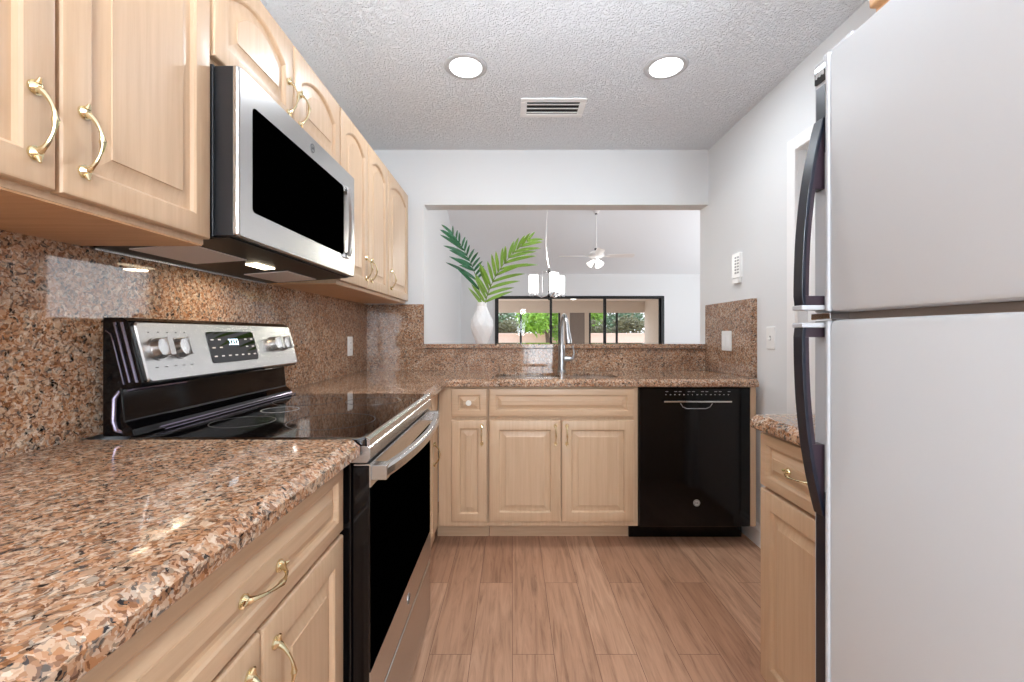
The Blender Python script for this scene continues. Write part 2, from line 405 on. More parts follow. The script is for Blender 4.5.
# sliding glass doors: black frame, three panels
o = MB(); t = .045
o.box(SD0, SD0 + t, YL - .02, YL + .1, 0, SDT).box(SD1 - .07, SD1, YL - .02, YL + .1, 0, SDT).box(SD0 + t, SD1 - .07, YL - .02, YL + .1, SDT - t, SDT).box(SD0 + t, SD1 - .07, YL - .02, YL + .1, 0, .04)
sd = struct('door_1', o, 'blackal', bev=.003)
xs = [SD0 + t, .89, 2.136, SD1 - .07]
for i in range(3):
    y = YL + (.0 if i == 1 else .04); a, b = xs[i] - (.03 if i else 0), xs[i + 1] + (.03 if i < 2 else 0)
    p = MB().box(a, a + .035, y, y + .035, .04, SDT - t).box(b - .035, b, y, y + .035, .04, SDT - t).box(a + .035, b - .035, y, y + .035, SDT - t - .02, SDT - t).box(a + .035, b - .035, y, y + .035, .04, .12).build('door_panel', 'blackal', sd)
    MB().box(a + .035, b - .035, y + .014, y + .02, .12, SDT - t - .02).build('pane', 'glass', p)

# lanai (covered patio) and garden
YP = 14.5
struct('floor_lanai', MB().box(-2.6, 6.5, YL + .15, YP + .1, -.08, 0), 'paving')
struct('ceiling_lanai', MB().box(-2.6, 6.5, YL + .15, YP + .1, 2.26, 2.36), 'lanai')
wl = MB()
zh = 1.87
wl.box(-2.6, 6.5, YP, YP + .1, zh, 2.26)
for a, b in ((1.60, 1.92), (2.42, 2.56)): wl.box(a, b, YP, YP + .1, 0, zh)
wl.box(4.86, 6.5, YP, YP + .1, 0, zh)
struct('wall_lanai_far', wl, 'lanai')
struct('wall_lanai_side', MB().box(4.42, 4.6, 12.2, YP, 0, 2.26), 'lanai')
struct('door_3', MB().box(1.92, 2.42, YP + .02, YP + .07, 0, zh), 'lanaidoor', bev=.004)
for i, (a, b, nm) in enumerate(((-2.5, 1.6, (.28,)), (2.56, 4.86, (3.5, 4.7)))):
    f = MB()
    f.box(a, b, YP + .02, YP + .07, 0, .06)
    for x in (a + .03, b - .03) + nm: f.box(x - .035, x + .035, YP + .02, YP + .07, .06, zh)
    struct('window_%d' % (i + 2), f, 'blackal')
lp = thing('ceiling_light', 'small lit white dome light under the tan lanai ceiling', 'ceiling light', (1.77, 12.6, 2.15))
MB().lathe([(.08, 0.11), (.08, .09), (.03, .085)], (1.77, 12.6, 2.15), seg=20).build('base', 'fanw', lp, smooth=True)
MB().lathe([(.02, 0), (.08, .02), (.14, .06), (.16, .085)], (1.77, 12.6, 2.15), seg=20).build('glass_shade', 'shade', lp, smooth=True)

struct('floor_garden', MB().box(-14, 22, YP + .1, 42, -.1, -.02), 'paving')
tag(MB().box(-12, 20, 21.5, 21.75, -.02, 1.12).box(-12, 20, 21.45, 21.8, 1.12, 1.20).build('garden_wall', 'pinkwall', bev=.01), 'low pinkish stucco wall across the back of the garden', 'wall')
def leaf_cloud(c, rx, ry, rz, n, size, seed):
    rnd = random.Random(seed); mb = MB(); bm = mb.bm
    lumps = [(Vector((c[0] + rnd.uniform(-.6, .6) * rx, c[1] + rnd.uniform(-.5, .5) * ry, c[2] + rnd.uniform(-.65, .65) * rz)), rnd.uniform(.35, .6)) for _ in range(9)]
    for i in range(n):
        L, k = rnd.choice(lumps)
        d = Vector((rnd.gauss(0, 1), rnd.gauss(0, 1), rnd.gauss(0, 1))).normalized() * rnd.uniform(.5, 1)
        p = L + Vector((d.x * rx * k, d.y * ry * k, d.z * rz * k))
        u = Vector((rnd.uniform(-1, 1), rnd.uniform(-1, 1), rnd.uniform(-1, .3))).normalized(); v = u.orthogonal().normalized()
        s_ = size * rnd.uniform(.6, 1.3)
        q = [p, p + u * s_ * .5 + v * s_ * .22, p + u * s_, p + u * s_ * .5 - v * s_ * .22]
        bm.faces.new([bm.verts.new(a) for a in q])
    return mb
def tree(name, label, x, y, h, rx, rz, m, seed, size=.26, zc=None):
    t = thing(name, label, 'tree', (x, y, -.02), 'trees beyond the garden wall')
    rnd = random.Random(seed); zc = zc or h * .5
    mb = MB().tube([(x, y, -.02), (x + .05, y, h * .25), (x - .03, y, h * .5), (x, y, h * .8)], [.13, .10, .08, .04], 8)
    for k in range(4):
        a = rnd.uniform(0, 6.28); mb.tube([(x, y, h * .4), (x + rx * .4 * math.cos(a), y + rx * .4 * math.sin(a), h * .7)], [.05, .02], 6)
    mb.build('trunk', 'bark', t, smooth=True)
    leaf_cloud((x, y, zc), rx, rx, rz, 4200, size, seed).build('foliage', m, t)
hd = thing('hedge', 'long dark green hedge standing right behind the garden wall', 'hedge', (4, 22.6, -.02))
hm = MB()
for k in range(7):
    h_ = leaf_cloud((-3 + k * 2.4, 22.6, 1.35), 1.5, .5, .75, 1500, .2, 40 + k)
    tmp = bpy.data.meshes.new('t'); h_.bm.to_mesh(tmp); h_.bm.free(); hm.bm.from_mesh(tmp); bpy.data.meshes.remove(tmp)
hm.build('foliage', 'fol3', hd)
tree('leafy_tree', 'pale grey-green tree behind the left end of the garden wall', -.7, 26, 4.2, 1.9, 1.7, 'fol2', 1)
tree('leafy_tree', 'bright yellow-green tree seen left of the taupe lanai door', 1.6, 20.2, 3.2, 1.5, 1.3, 'fol1', 2, .2, 1.95)
tree('leafy_tree', 'bright yellow-green tree seen just right of the taupe lanai door', 4.1, 24.5, 4, 1.35, 1.5, 'fol1', 3)
tree('leafy_tree', 'grey-green tree in the middle of the right lanai opening', 7.0, 29, 4, 1.9, 1.8, 'fol2', 4)
tree('leafy_tree', 'brownish shaggy tree at the right end of the garden wall', 9.0, 24.6, 4.2, 1.5, 1.9, 'fol3', 5)
tree('leafy_tree', 'pale grey-green tree far behind, between the two yellow-green trees', 3.0, 33, 5, 2.6, 2.1, 'fol2', 6)

# right wall side door, its trim, baseboards
d0, d1, dz = 1.40, 2.05, 2.03
tr = MB().box(XR - .016, XR, d1, d1 + .062, 0, dz + .062).box(XR - .016, XR, d0 - .062, d1, dz, dz + .062).box(XR - .016, XR, d0 - .062, d0, 0, dz)
struct('trim_1', tr, 'trim', bev=.004)
dd = MB().box(XR + .045, XR + .085, d0, d1, 0.01, dz)
struct('door_4', dd, 'trim', bev=.003)
struct('baseboard_right', MB().prism([(XR, 0), (XR - .014, 0), (XR - .014, .085), (XR - .008, .098), (XR - .008, .112), (XR, .12)], 'y', d1 + .062, 2.96), 'trim', bev=.001)

gl = thing('added_floor_lamp', 'added globe floor lamp, unseen behind the camera, filling the kitchen with light', 'floor lamp', (.25, -1.35, 0))  # unseen lamp added to lift the ceiling and fill the room
MB().lathe([(.001, 0), (.14, 0), (.14, .012), (.02, .03), (.02, .035)], (.25, -1.35, 0), seg=32).build('base', 'nickel', gl, smooth=True)
MB().cyl((.25, -1.35, .03), (.25, -1.35, 1.56), .011).build('pole', 'nickel', gl, smooth=True)
MB().lathe([(.14 * math.sin(PI * k / 16), 1.68 - .14 * math.cos(PI * k / 16)) for k in range(17)], (.25, -1.35, 0), seg=32).build('lamp_shade', 'shade', gl, smooth=True)
light('floor_lamp_fill', 'POINT', (.25, -1.35, 1.90), (0, 0, 0), 95, color=(.84, .92, 1)).data.shadow_soft_size = .07  # added fill light, placed just above the globe
# recessed downlights
def downlight(x, y, label, vis=True):
    t = thing('recessed_downlight', label, 'ceiling light', (x, y, ZC), 'recessed ceiling lights in the kitchen')
    MB().lathe([(.074, -.001), (.076, -.006), (.092, -.007), (.101, -.003), (.102, .0)], (x, y, ZC), seg=40).build('trim_ring', 'ringm', t, smooth=True)
    MB().lathe([(.001, -.0075), (.074, -.0075), (.074, -.001), (.001, -.001)], (x, y, ZC), seg=40).build('lens', 'lamp', t)
    light('downlight_lamp', 'AREA', (x, y, ZC - .012), (0, 0, 0), 7, .15, color=(.86, .93, 1))
downlight(-.222, 2.06, 'left of the two round lit downlights in the white kitchen ceiling')
downlight(.73, 2.06, 'right of the two round lit downlights in the white kitchen ceiling')
downlight(-.222, -.30, 'left added lit downlight in the ceiling just behind the camera')  # this and the next three are unseen, added for even light
downlight(.60, -.30, 'right added lit downlight in the ceiling just behind the camera')
downlight(-.222, -1.4, 'added lit downlight in the ceiling behind the camera, left')
downlight(.73, -1.4, 'added lit downlight in the ceiling behind the camera, right')
vx, vy = .225, 2.43
v = thing('ceiling_vent', 'white slatted air vent in the textured ceiling between the downlights', 'vent', (vx, vy, ZC))
MB().box(vx - .18, vx + .18, vy - .10, vy - .065, ZC - .008, ZC).box(vx - .18, vx + .18, vy + .065, vy + .10, ZC - .008, ZC).box(vx - .18, vx - .145, vy - .065, vy + .065, ZC - .008, ZC).box(vx + .145, vx + .18, vy - .065, vy + .065, ZC - .008, ZC).build('frame', 'trim', v, bev=.003)
MB().box(vx - .145, vx + .145, vy - .065, vy + .065, ZC - .002, ZC - .001).build('dark_throat', 'darkslot', v)
for k in range(3):
    yy = vy - .042 + k * .042
    MB().obox((vx, yy, ZC - .007), (1, 0, 0), Vector((0, .95, .3)), Vector((0, -.3, .95)), .145, .0125, .001).build('slat', 'trim', v)

# ------------------------------------------------------------------ granite
ZT, ZU = .914, .874
def slab_profile(e, sgn, top=ZT, bot=ZU):
    """front edge at e, slab body towards -sgn"""
    return [(e - sgn * .02, top), (e, top - .016), (e, bot + .004), (e - sgn * .004, bot)]
XE = -.352
o = MB(); pr = [(-1.0, ZU), (XE - .004, ZU), (XE, ZU + .004), (XE, ZT - .015), (XE - .019, ZT), (-1.0, ZT)]
o.prism(pr, 'y', -.40, 1.0)
tag(o.build('countertop', 'granite'), 'near left granite countertop in front of the range, chamfered edge', 'countertop')
# L-shaped counter from the range round to the dishwasher, sink cut-outs by boolean-free strips
YE = 2.315
o = MB()
o.prism(pr, 'y', 1.757, YE + .019)
tag_l = o
def yprof(y0, y1): return None
# back run: chamfered front strip plus field pieces around the sink bowls
bk = MB()
xl0, xl1, xr0, xr1, sy0, sy1 = -.10, .275, .315, .60, 2.39, 2.73
fr = [(YE, ZU + .004), (YE, ZT - .015), (YE + .019, ZT), (sy0, ZT), (sy0, ZU), (YE + .004, ZU)]
bm = o.bm
def back_strip(x0, x1, mb):
    mb.rings([[(x0, y, z) for y, z in fr], [(x1, y, z) for y, z in fr]])
# strip ends on the corner mitre: left run continues to the wall
mit = [[(XE - .019 * 0 if z < ZT - .001 else XE - .019, y, z) for y, z in fr], [(1.318, y, z) for y, z in fr]]
o.rings(mit)
o.box(-1.0, XE - .019, YE + .019, 2.97, ZU, ZT)
o.box(XE - .019, 1.318, sy1, 2.97, ZU, ZT)
o.box(XE - .019, xl0 - .03, sy0, sy1, ZU, ZT)
o.box(xr1 + .03, 1.318, sy0, sy1, ZU, ZT)
def rrect(x0, x1, y0, y1, r, n=6):
    pts = []
    for cx, cy_, a0 in ((x1 - r, y1 - r, 0), (x0 + r, y1 - r, 90), (x0 + r, y0 + r, 180), (x1 - r, y0 + r, 270)):
        for k in range(n + 1):
            a = R(a0 + 90 * k / n); pts.append((cx + r * math.cos(a), cy_ + r * math.sin(a)))
    return pts
def proj_rect(pts, x0, x1, y0, y1):
    cx, cy_ = (x0 + x1) / 2, (y0 + y1) / 2; out = []
    for x, y in pts:
        dx, dy = x - cx, y - cy_; k = min((x1 - cx) / abs(dx) if dx else 1e9, (y1 - cy_) / abs(dy) if dy else 1e9)
        out.append((cx + dx * k, cy_ + dy * k))
    return out
mid = (xl1 + xr0) / 2
for (a, b, ea, eb) in ((xl0, xl1, xl0 - .03, mid), (xr0, xr1, mid, xr1 + .03)):
    hole = rrect(a, b, sy0 + .012, sy1 - .012, .09 if a == xl0 else .08)
    outr = proj_rect(hole, ea, eb, sy0, sy1)
    o.rings([[(x, y, z) for x, y in h] for h, z in ((hole, ZT - .014), (hole, ZT), (outr, ZT), (outr, ZT - .014))], closed=True)
tag(o.build('countertop', 'granite', org=(0, 2.6, ZU)), 'L-shaped granite countertop holding the sink, corner to dishwasher', 'countertop')
# right short counter
XT = .722
o = MB(); pr2 = [(1.335, ZU), (XT + .004, ZU), (XT, ZU + .004), (XT, ZT - .015), (XT + .019, ZT), (1.335, ZT)]
o.prism(pr2, 'y', .86, 1.318)
tag(o.build('countertop', 'granite', bev=.003), 'short granite countertop beside the white refrigerator', 'countertop')
ZS = 1.362
tag(MB().box(-1.019, -1.0, -.40, 2.989, ZT, ZS).build('backsplash', 'granite'), 'tall granite backsplash along the left wall behind the range', 'backsplash')
tag(MB().box(-1.0, -.611, 2.97, 2.99, ZT, ZS).build('backsplash', 'granite'), 'granite backsplash panel on the back wall left of the pass-through', 'backsplash')
tag(MB().box(-.611, 1.352, 2.97, 2.99, ZT, 1.058).build('backsplash', 'granite'), 'long low granite backsplash behind the sink under the bar ledge', 'backsplash')
tag(MB().box(1.320, 1.352, 2.392, 2.968, ZT, 1.355).build('backsplash', 'granite', bev=.002), 'granite backsplash panel on the right wall holding a white plate', 'backsplash')
tag(MB().box(-.609, 1.332, 2.95, 3.40, 1.060, 1.090).build('bar_ledge', 'granite', bev=.003), 'raised granite bar ledge across the bottom of the pass-through', 'ledge')

# ------------------------------------------------------------------ cabinets
XF = -.385       # base door faces on the left run
def base_left(y0, y1, label, fronts, toe=True):
    c = thing('base_cabinet', label, 'cabinet', (-.7, (y0 + y1) / 2, 0))
    MB().box(-1.0, XF - .02, y0, y1, .115, ZU).build('body', 'wood', c, bev=.001)
    MB().box(-1.0, -.445, y0, y1, 0, .115).build('toe_kick', 'wood', c)
    P = FR('+x', XF)
    for kind, a, b, z0, z1, h in fronts:
        if kind == 'drawer':
            d = panel(P, a, b, z0, z1, 'drawer_front', 'woodh', c, stile=.035)
            bow_handle(P, (a + b) / 2, (z0 + z1) / 2 - .01, False, d)
        else:
            d = panel(P, a, b, z0, z1, 'door', 'wood', c)
            if h is not None: bow_handle(P, h[0], h[1], True, d)
    return c
base_left(.335, .998, 'near left base cabinet with one wide drawer over two doors', [('drawer', .342, .99, .71, .862, None), ('door', .342, .664, .14, .70, (.632, .61)), ('door', .670, .99, .14, .70, (.702, .61))])
base_left(-.33, .332, 'base cabinet at the left edge of the frame, nearest the camera', [('drawer', -.325, .325, .71, .862, None), ('door', -.325, -.003, .14, .70, (-.035, .61)), ('door', .003, .325, .14, .70, (.035, .61))])
base_left(1.762, 2.352, 'narrow base cabinet between the range and the inner corner', [('door', 1.775, 2.15, .14, .862, (2.11, .57))])

YF = 2.335
def back_cab(x0, x1, label, fronts, name='base_cabinet', top=ZU, body=True, toe0=None):
    c = thing(name, label, 'cabinet', ((x0 + x1) / 2, 2.6, 0))
    MB().box(x0, x1, YF + .02, YF + .045, .115, ZU).box(x0, x0 + .016, YF + .045, 2.96, .115, ZU).box(x1 - .016, x1, YF + .045, 2.96, .115, ZU).box(x0 + .016, x1 - .016, YF + .045, 2.96, .115, .135).build('body', 'wood', c)
    MB().box(x0 if toe0 is None else toe0, x1, 2.482, 2.50, 0, .125).build('toe_kick', 'woodh', c)
    return c, FR('-y', YF)
c, P = back_cab(-.402, -.135, 'slim back base cabinet with a round-knob drawer over one narrow door', None, toe0=-.43)
d = panel(P, -.33, -.14, .71, .863, 'drawer_front', 'woodh', c, stile=.045)
k = MB().lathe([(.006, 0), (.006, -.008), (.013, -.012), (.0155, -.018), (.014, -.022)], (-.235, YF, .788), 'y').build('knob', 'pewter', d, smooth=True)
k['label'] = 'small round white knob'
d = panel(P, -.33, -.14, .144, .692, 'door', 'wood', c, stile=.05)
bow_handle(P, -.166, .615, True, d)
c, P = back_cab(-.131, .681, 'wide sink base cabinet with a false drawer panel over two doors', None)
panel(P, -.1246, .657, .71, .863, 'false_drawer_front', 'woodh', c, stile=.04)
d = panel(P, -.1246, .259, .144, .692, 'door', 'wood', c); bow_handle(P, .232, .615, True, d)
d = panel(P, .266, .657, .144, .692, 'door', 'wood', c); bow_handle(P, .293, .615, True, d)
tag(MB().box(1.286, 1.316, YF + .005, 2.96, .118, ZU).build('filler_panel', 'wood', bev=.001), 'narrow maple end panel between the dishwasher and right wall', 'panel')

# right base cabinet
XG = .748
c = thing('base_cabinet', 'right base cabinet with a drawer over a door beside the refrigerator', 'cabinet', (1.0, 1.1, 0))
MB().box(XG + .02, 1.335, .86, 1.312, .115, ZU).build('body', 'wood', c)
MB().box(XG + .07, 1.335, .86, 1.312, 0, .115).build('toe_kick', 'wood', c)
P = FR('-x', XG)
d = panel(P, .88, 1.31, .705, .862, 'drawer_front', 'woodh', c, stile=.035); bow_handle(P, 1.125, .785, False, d)
panel(P, .88, 1.31, .13, .695, 'door', 'wood', c)

# upper cabinets
XU = -.698
ZUB, ZUT = 1.365, 2.09
def upper(y0, y1, z0, label, doors, arch=.045, hz=None):
    c = thing('wall_cabinet', label, 'cabinet', (-.86, (y0 + y1) / 2, z0))
    MB().box(-1.019, XU - .02, y0, y1, z0, ZUT).build('body', 'wood', c, bev=.001)
    MB().box(-1.0, XU - .022, y0 + .002, y1 - .002, z0 - .003, z0).build('bottom_panel', 'woodorange', c)  # warm bounce from below is put into this orange colour
    P = FR('+x', XU)
    for a, b, h in doors:
        d = panel(P, a, b, z0 + .012, ZUT - .006, 'door', 'wood', c, arch=arch, stile=.05)
        bow_handle(P, h, (z0 + .105) if hz is None else hz, True, d)
upper(.337, 1.006, ZUB, 'near left wall cabinet with two tall doors and brass pulls', [(.341, .664, .632), (.672, 1.003, .705)])
upper(-.335, .334, ZUB, 'wall cabinet at the left edge nearest the camera', [(-.331, -.004, -.035), (.004, .330, .035)])
upper(1.010, 1.758, 1.80, 'short wall cabinet with two arched doors above the microwave', [(1.016, 1.381, 1.348), (1.389, 1.754, 1.422)], arch=.05, hz=1.895)
upper(1.762, 2.432, ZUB, 'wall cabinet with two doors just right of the microwave', [(1.766, 2.093, 2.06), (2.101, 2.428, 2.134)])
upper(2.436, 2.905, ZUB, 'single-door wall cabinet farthest away, beside the back wall', [(2.44, 2.90, 2.482)])
c = thing('wall_cabinet', 'orange-toned wall cabinet above the white refrigerator', 'cabinet', (1.0, .45, 1.78))
MB().box(.71, 1.35, .09, .846, 1.78, 2.40).build('body', 'woodorange', c)
P = FR('-x', .69)
for a, b in ((.095, .464), (.472, .841)): panel(P, a, b, 1.79, 2.39, 'door', 'woodorange', c)

# ------------------------------------------------------------------ range
RY0, RY1 = 1.006, 1.752
rg = thing('range', 'stainless steel and black electric range with smooth glass cooktop', 'stove', (-.66, 1.38, 0))
MB().box(-.957, -.375, RY0, RY1, .02, .895).build('body', 'black', rg, bev=.003)
for (x, y) in ((-.94, RY0 + .05), (-.42, RY0 + .05), (-.94, RY1 - .05), (-.42, RY1 - .05)): MB().cyl((x, y, 0), (x, y, .022), .018).build('foot', 'dgrey', rg)
ct = MB().rings([[(x, y, z) for x, y in rrect(-.90, -.338, RY0, RY1, .012)] for z in (.897, .912)] + [[(x, y, .917) for x, y in rrect(-.898, -.343, RY0 + .004, RY1 - .004, .012)]]).build('cooktop', 'cooktop', rg, smooth=True)
MB().prism([(-.338, .897), (-.331, .900), (-.331, .913), (-.338, .918), (-.343, .9185), (-.343, .9175), (-.339, .916)], 'y', RY0, RY1).build('cooktop_trim', 'steel', rg)
def ring(c_, r, wd, z):
    mb = MB(); n = 48
    def cc(rr, zz): return [(c_[0] + rr * math.cos(2 * PI * k / n), c_[1] + rr * math.sin(2 * PI * k / n), zz) for k in range(n)]
    mb.rings([cc(r - wd, z), cc(r, z), cc(r, z + .0004), cc(r - wd, z + .0004)], closed=True); return mb
for (x, y, r) in ((-.50, 1.20, .115), (-.50, 1.56, .095), (-.74, 1.19, .08), (-.74, 1.57, .115), (-.74, 1.38, .055)):
    ring((x, y), r, .0022, .9171).build('burner_ring', 'darkmark' if r > .06 else 'greyp', ct)
# backguard: black lower body with a lip, tilted steel console
bgp = [(-.957, .918), (-.880, .918), (-.885, .935), (-.905, .952), (-.912, 1.03), (-.868, 1.034), (-.862, 1.045), (-.898, 1.188), (-.915, 1.197), (-.957, 1.197)]
bg_ = MB().prism(bgp, 'y', RY0 + .004, 1.732).build('backguard', 'black', rg, bev=.003)
MB().tube([(-.868, RY0 + .075, .921), (-.868, RY1 - .02, .921)], .002, 8).build('lower_bead', 'rail', bg_, smooth=True)
fb = [(-.906, 1.20, 1.026), (-.912, 1.04, 1.026), (-.920, 1.012, 1.022), (-.925, 1.006, 1.008), (-.926, 1.005, .955), (-.922, 1.007, .935), (-.910, 1.016, .925), (-.890, 1.04, .923), (-.886, 1.10, .924), (-.886, 1.728, .924)]
MB().tube(fb, .0055, 10).build('panel_bead', 'rail', bg_, smooth=True)
for dx in (0, -.016):
    MB().tube([(-.875 + dx, RY0 + .003, 1.045), (-.911 + dx, RY0 + .003, 1.185)], .0035, 8).build('side_rail', 'rail', bg_, smooth=True)
MB().tube([(-.905, RY0 + .003, 1.04), (-.930, RY0 + .003, 1.14), (-.936, RY0 + .003, 1.158), (-.948, RY0 + .003, 1.166)], .0022, 8).build('edge_bead', 'rail', bg_, smooth=True)
# console frame: axis along tilt
A0 = Vector((-.860, 0, 1.042)); A1 = Vector((-.897, 0, 1.186)); AZ = (A1 - A0).normalized(); AN = Vector((AZ.z, 0, -AZ.x)) 
def PC(u, v, n): return A0 + Vector((0, u, 0)) + AZ * v + AN * n
CL = (A1 - A0).length
mb = MB(); rs = []
for ins, n in ((0, -.004), (0, .004), (.003, .007)):
    rs.append([PC(u, v_, n) for u, v_ in rrect(RY0 + .012 + ins, 1.724 - ins, ins, CL - ins, .012)])
con = mb.rings(rs).build('console', 'steel', rg, smooth=True)
def PN(u, v, n): return PC(u, v, n + .007)
def knob(u, v):
    mb = MB()
    for r0, n0, r1, n1 in ((.029, 0, .029, .004),): mb.cyl(PN(u, v, n0), PN(u, v, n1), r0, r1, 32)
    mb.cyl(PN(u, v, .004), PN(u, v, .022), .0265, .0235, 32)
    kb = mb
    return kb
for u in (1.066, 1.136, 1.580, 1.645):
    kb = knob(u, .080)
    kb.rings([[PN(u + a, .080 + b, n) for a, b in rrect(-.008, .008, -.0225, .0225, .004)] for n in (.020, .036)])
    kb.build('knob', 'steel', con, smooth=True)
mb = MB()
for u0, u1 in ((1.05, 1.165), (1.585, 1.68)):
    for k in range(5):
        u = u0 + (u1 - u0) * k / 4
        mb.rings([[PN(u + a, .034 + b, n) for a, b in ((-.005, -.001), (.005, -.001), (.005, .001), (-.005, .001))] for n in (0, .0004)])
        mb.rings([[PN(u + a, .122 + b, n) for a, b in ((-.002, -.0015), (.002, -.0015), (.002, .0015), (-.002, .0015))] for n in (0, .0004)])
mb.build('printed_marks', 'darkmark', con)
dp = MB().rings([[PN(u, v_, n) for u, v_ in rrect(1.245, 1.470, .030, .125, .010)] for n in (-.001, .002)]).build('display', 'blackg', con, bev=.001)
mb = MB()
for r_, vv in enumerate((.050, .076, .100)):
    for k in range(7):
        u = 1.262 + k * .0315
        if r_ > 0 and 2 <= k <= 4: continue
        mb.rings([[PN(u + a, vv + b, n) for a, b in ((-.006, -.0018), (.006, -.0018), (.006, .0018), (-.006, .0018))] for n in (.002, .0026)])
mb.build('key_marks', 'mark', dp)
mb = MB()
for k in range(4):
    u = 1.338 + k * .012
    for a, b, c_, d_ in ((-.004, -.009, .0045, .0045), (-.004, -.009, -.002, -.0005), (.0015, -.009, .0045, .0045)) if False else ((0, 0, 0, 0),):
        mb.rings([[PN(u + a, .092 + b, n) for a, b in ((-.0042, -.009), (.0042, -.009), (.0042, -.0065), (-.0042, -.0065))] for n in (.002, .0027)])
        mb.rings([[PN(u + a, .092 + b, n) for a, b in ((-.0042, .0065), (.0042, .0065), (.0042, .009), (-.0042, .009))] for n in (.002, .0027)])
        mb.rings([[PN(u + a, .092 + b, n) for a, b in ((.0020, -.0065), (.0042, -.0065), (.0042, .0065), (.0020, .0065))] for n in (.002, .0027)])
mb.build('clock_digits', 'digit', dp)
# front: steel rail under the cooktop, door with bowed handle, drawer
MB().prism([(-.375, .858), (-.338, .858), (-.331, .868), (-.331, .892), (-.336, .897), (-.375, .897)], 'y', RY0, RY1).build('front_rail', 'steel', rg, bev=.001)
XD = -.331
door = MB().box(-.374, XD - .002, RY0 + .004, RY1 - .004, .262, .850).build('oven_door', 'black', rg, bev=.003)
MB().box(XD - .003, XD, RY0 + .004, RY1 - .004, .262, .368).build('lower_band', 'steel', door)
MB().box(XD - .003, XD, RY0 + .004, RY1 - .004, .800, .852).box(-.37, XD - .003, RY0 + .004, RY1 - .004, .851, .8535).build('upper_band', 'steel', door)
MB().box(XD - .003, XD - .0005, RY0 + .010, RY1 - .010, .370, .799).build('oven_window', 'doorglass', door, bev=.0004)
mb = MB()
for k in range(9):
    y = RY0 + .08 + k * .073
    mb.box(XD - .030, XD - .018, y, y + .055, .8535, .8545)
mb.build('vent_slots', 'darkslot', door)
# handle: end blocks and a broad bowed bar
mb = MB(); N = 18; rs = []
for i in range(N + 1):
    s_ = i / N; y = RY0 + .012 + (RY1 - RY0 - .024) * s_
    bow = XD + .028 + .034 * math.sin(PI * s_) ** .8
    rs.append([(bow - .010, y, .822), (bow + .004, y, .818), (bow + .008, y, .826), (bow + .008, y, .842), (bow + .003, y, .848), (bow - .012, y, .848)])
mb.rings(rs)
for ya, yb in ((RY0 + .008, RY0 + .045), (RY1 - .045, RY1 - .008)):
    mb.box(XD - .001, XD + .036, ya, yb, .816, .850)
mb.build('handle', 'steel', door, bev=.0015)
em = MB().lathe([(.001, .0), (.016, 0), (.016, .0015), (.001, .0015)], (XD, 1.38, .315), 'x', 32).build('emblem', 'nickel', door, smooth=True)
em['label'] = 'round emblem with monogram'
ring_ = MB(); ring_.rings([[(XD + n, 1.38 + r_ * math.cos(2 * PI * k / 32), .315 + r_ * math.sin(2 * PI * k / 32)) for k in range(32)] for r_, n in ((.0125, .0015), (.014, .0015), (.014, .002), (.0125, .002))], closed=True).build('emblem_ring', 'darkmark', door)
text_mesh('emblem_letters', 'GE', .013, 'darkmark', door, (XD + .0018, 1.38, .315), (0, 1, 0), (0, 0, 1))
MB().box(-.374, XD, RY0 + .004, RY1 - .004, .030, .248).build('drawer', 'steel', rg, bev=.004)
MB().box(-.95, -.40, RY0 + .02, RY1 - .02, 0.0, .02).build('base_skirt', 'black', rg)

# ------------------------------------------------------------------ microwave
XM = -.640; MY0, MY1, MZ0, MZ1 = 1.012, 1.756, 1.388, 1.790
mw = thing('microwave_oven', 'stainless over-the-range microwave with black window under the short cabinet', 'microwave', (-.83, 1.385, 1.36))
MB().prism([(-.999, MZ1), (-.999, 1.366), (-.70, MZ0 - .002), (-.70, MZ1)], 'y', MY0, MY1).build('case', 'dgrey', mw, bev=.002)
MB().box(-.699, -.653, MY0 + .002, MY1 - .002, MZ0, MZ1 - .003).build('door_rim', 'dgrey', mw, bev=.002)
MB().cyl((-.725, MY0 - .003, 1.735), (-.725, MY0 + .001, 1.735), .006, seg=12).build('screw', 'chrome', mw, smooth=True)
# door: rounded steel slab with a hole-free inset window
mb = MB(); rs = []
for ins, n in ((0, -.013), (0, -.006), (.002, -.002), (.006, 0)):
    rs.append([(XM + n, u, v_) for u, v_ in rrect(MY0 + ins, MY1 - ins, MZ0 + ins * .4, MZ1 - .002 - ins * .4, .006)])
md = mb.rings(rs).build('door', 'steel', mw, smooth=True)
MB().rings([[(XM + n, u, v_) for u, v_ in rrect(MY0 + .055, 1.640, 1.458, 1.718, .012)] for n in (-.002, .0012)]).build('window', 'doorglass', md, bev=.0004)
# handle: vertical bowed bar at the far side with dark recess strip
MB().rings([[(XM + n, u, v_) for u, v_ in rrect(1.706, 1.722, 1.448, 1.722, .005)] for n in (-.002, .0010)]).build('seam_strip', 'darkslot', md)
mb = MB(); rs = []; N = 16
for i in range(N + 1):
    s_ = i / N; z = 1.455 + .262 * s_; b_ = XM + .004 + .014 * math.sin(PI * s_) ** .5
    rs.append([(b_, 1.648, z), (b_ + .008, 1.656, z), (b_ + .010, 1.670, z), (b_ + .007, 1.684, z), (b_, 1.692, z)])
mb.rings(rs); mb.box(XM - .001, XM + .012, 1.648, 1.692, 1.450, 1.470).box(XM - .001, XM + .012, 1.648, 1.692, 1.702, 1.722)
mb.build('handle', 'steel', md, smooth=True)
em = MB().lathe([(.001, .0), (.015, 0), (.015, .0012), (.001, .0012)], (XM, 1.385, 1.752), 'x', 32).build('emblem', 'nickel', md, smooth=True)
MB().rings([[(XM + n, 1.385 + r_ * math.cos(2 * PI * k / 32), 1.752 + r_ * math.sin(2 * PI * k / 32)) for k in range(32)] for r_, n in ((.0118, .0012), (.0132, .0012), (.0132, .0018), (.0118, .0018))], closed=True).build('emblem_ring', 'darkmark', md)
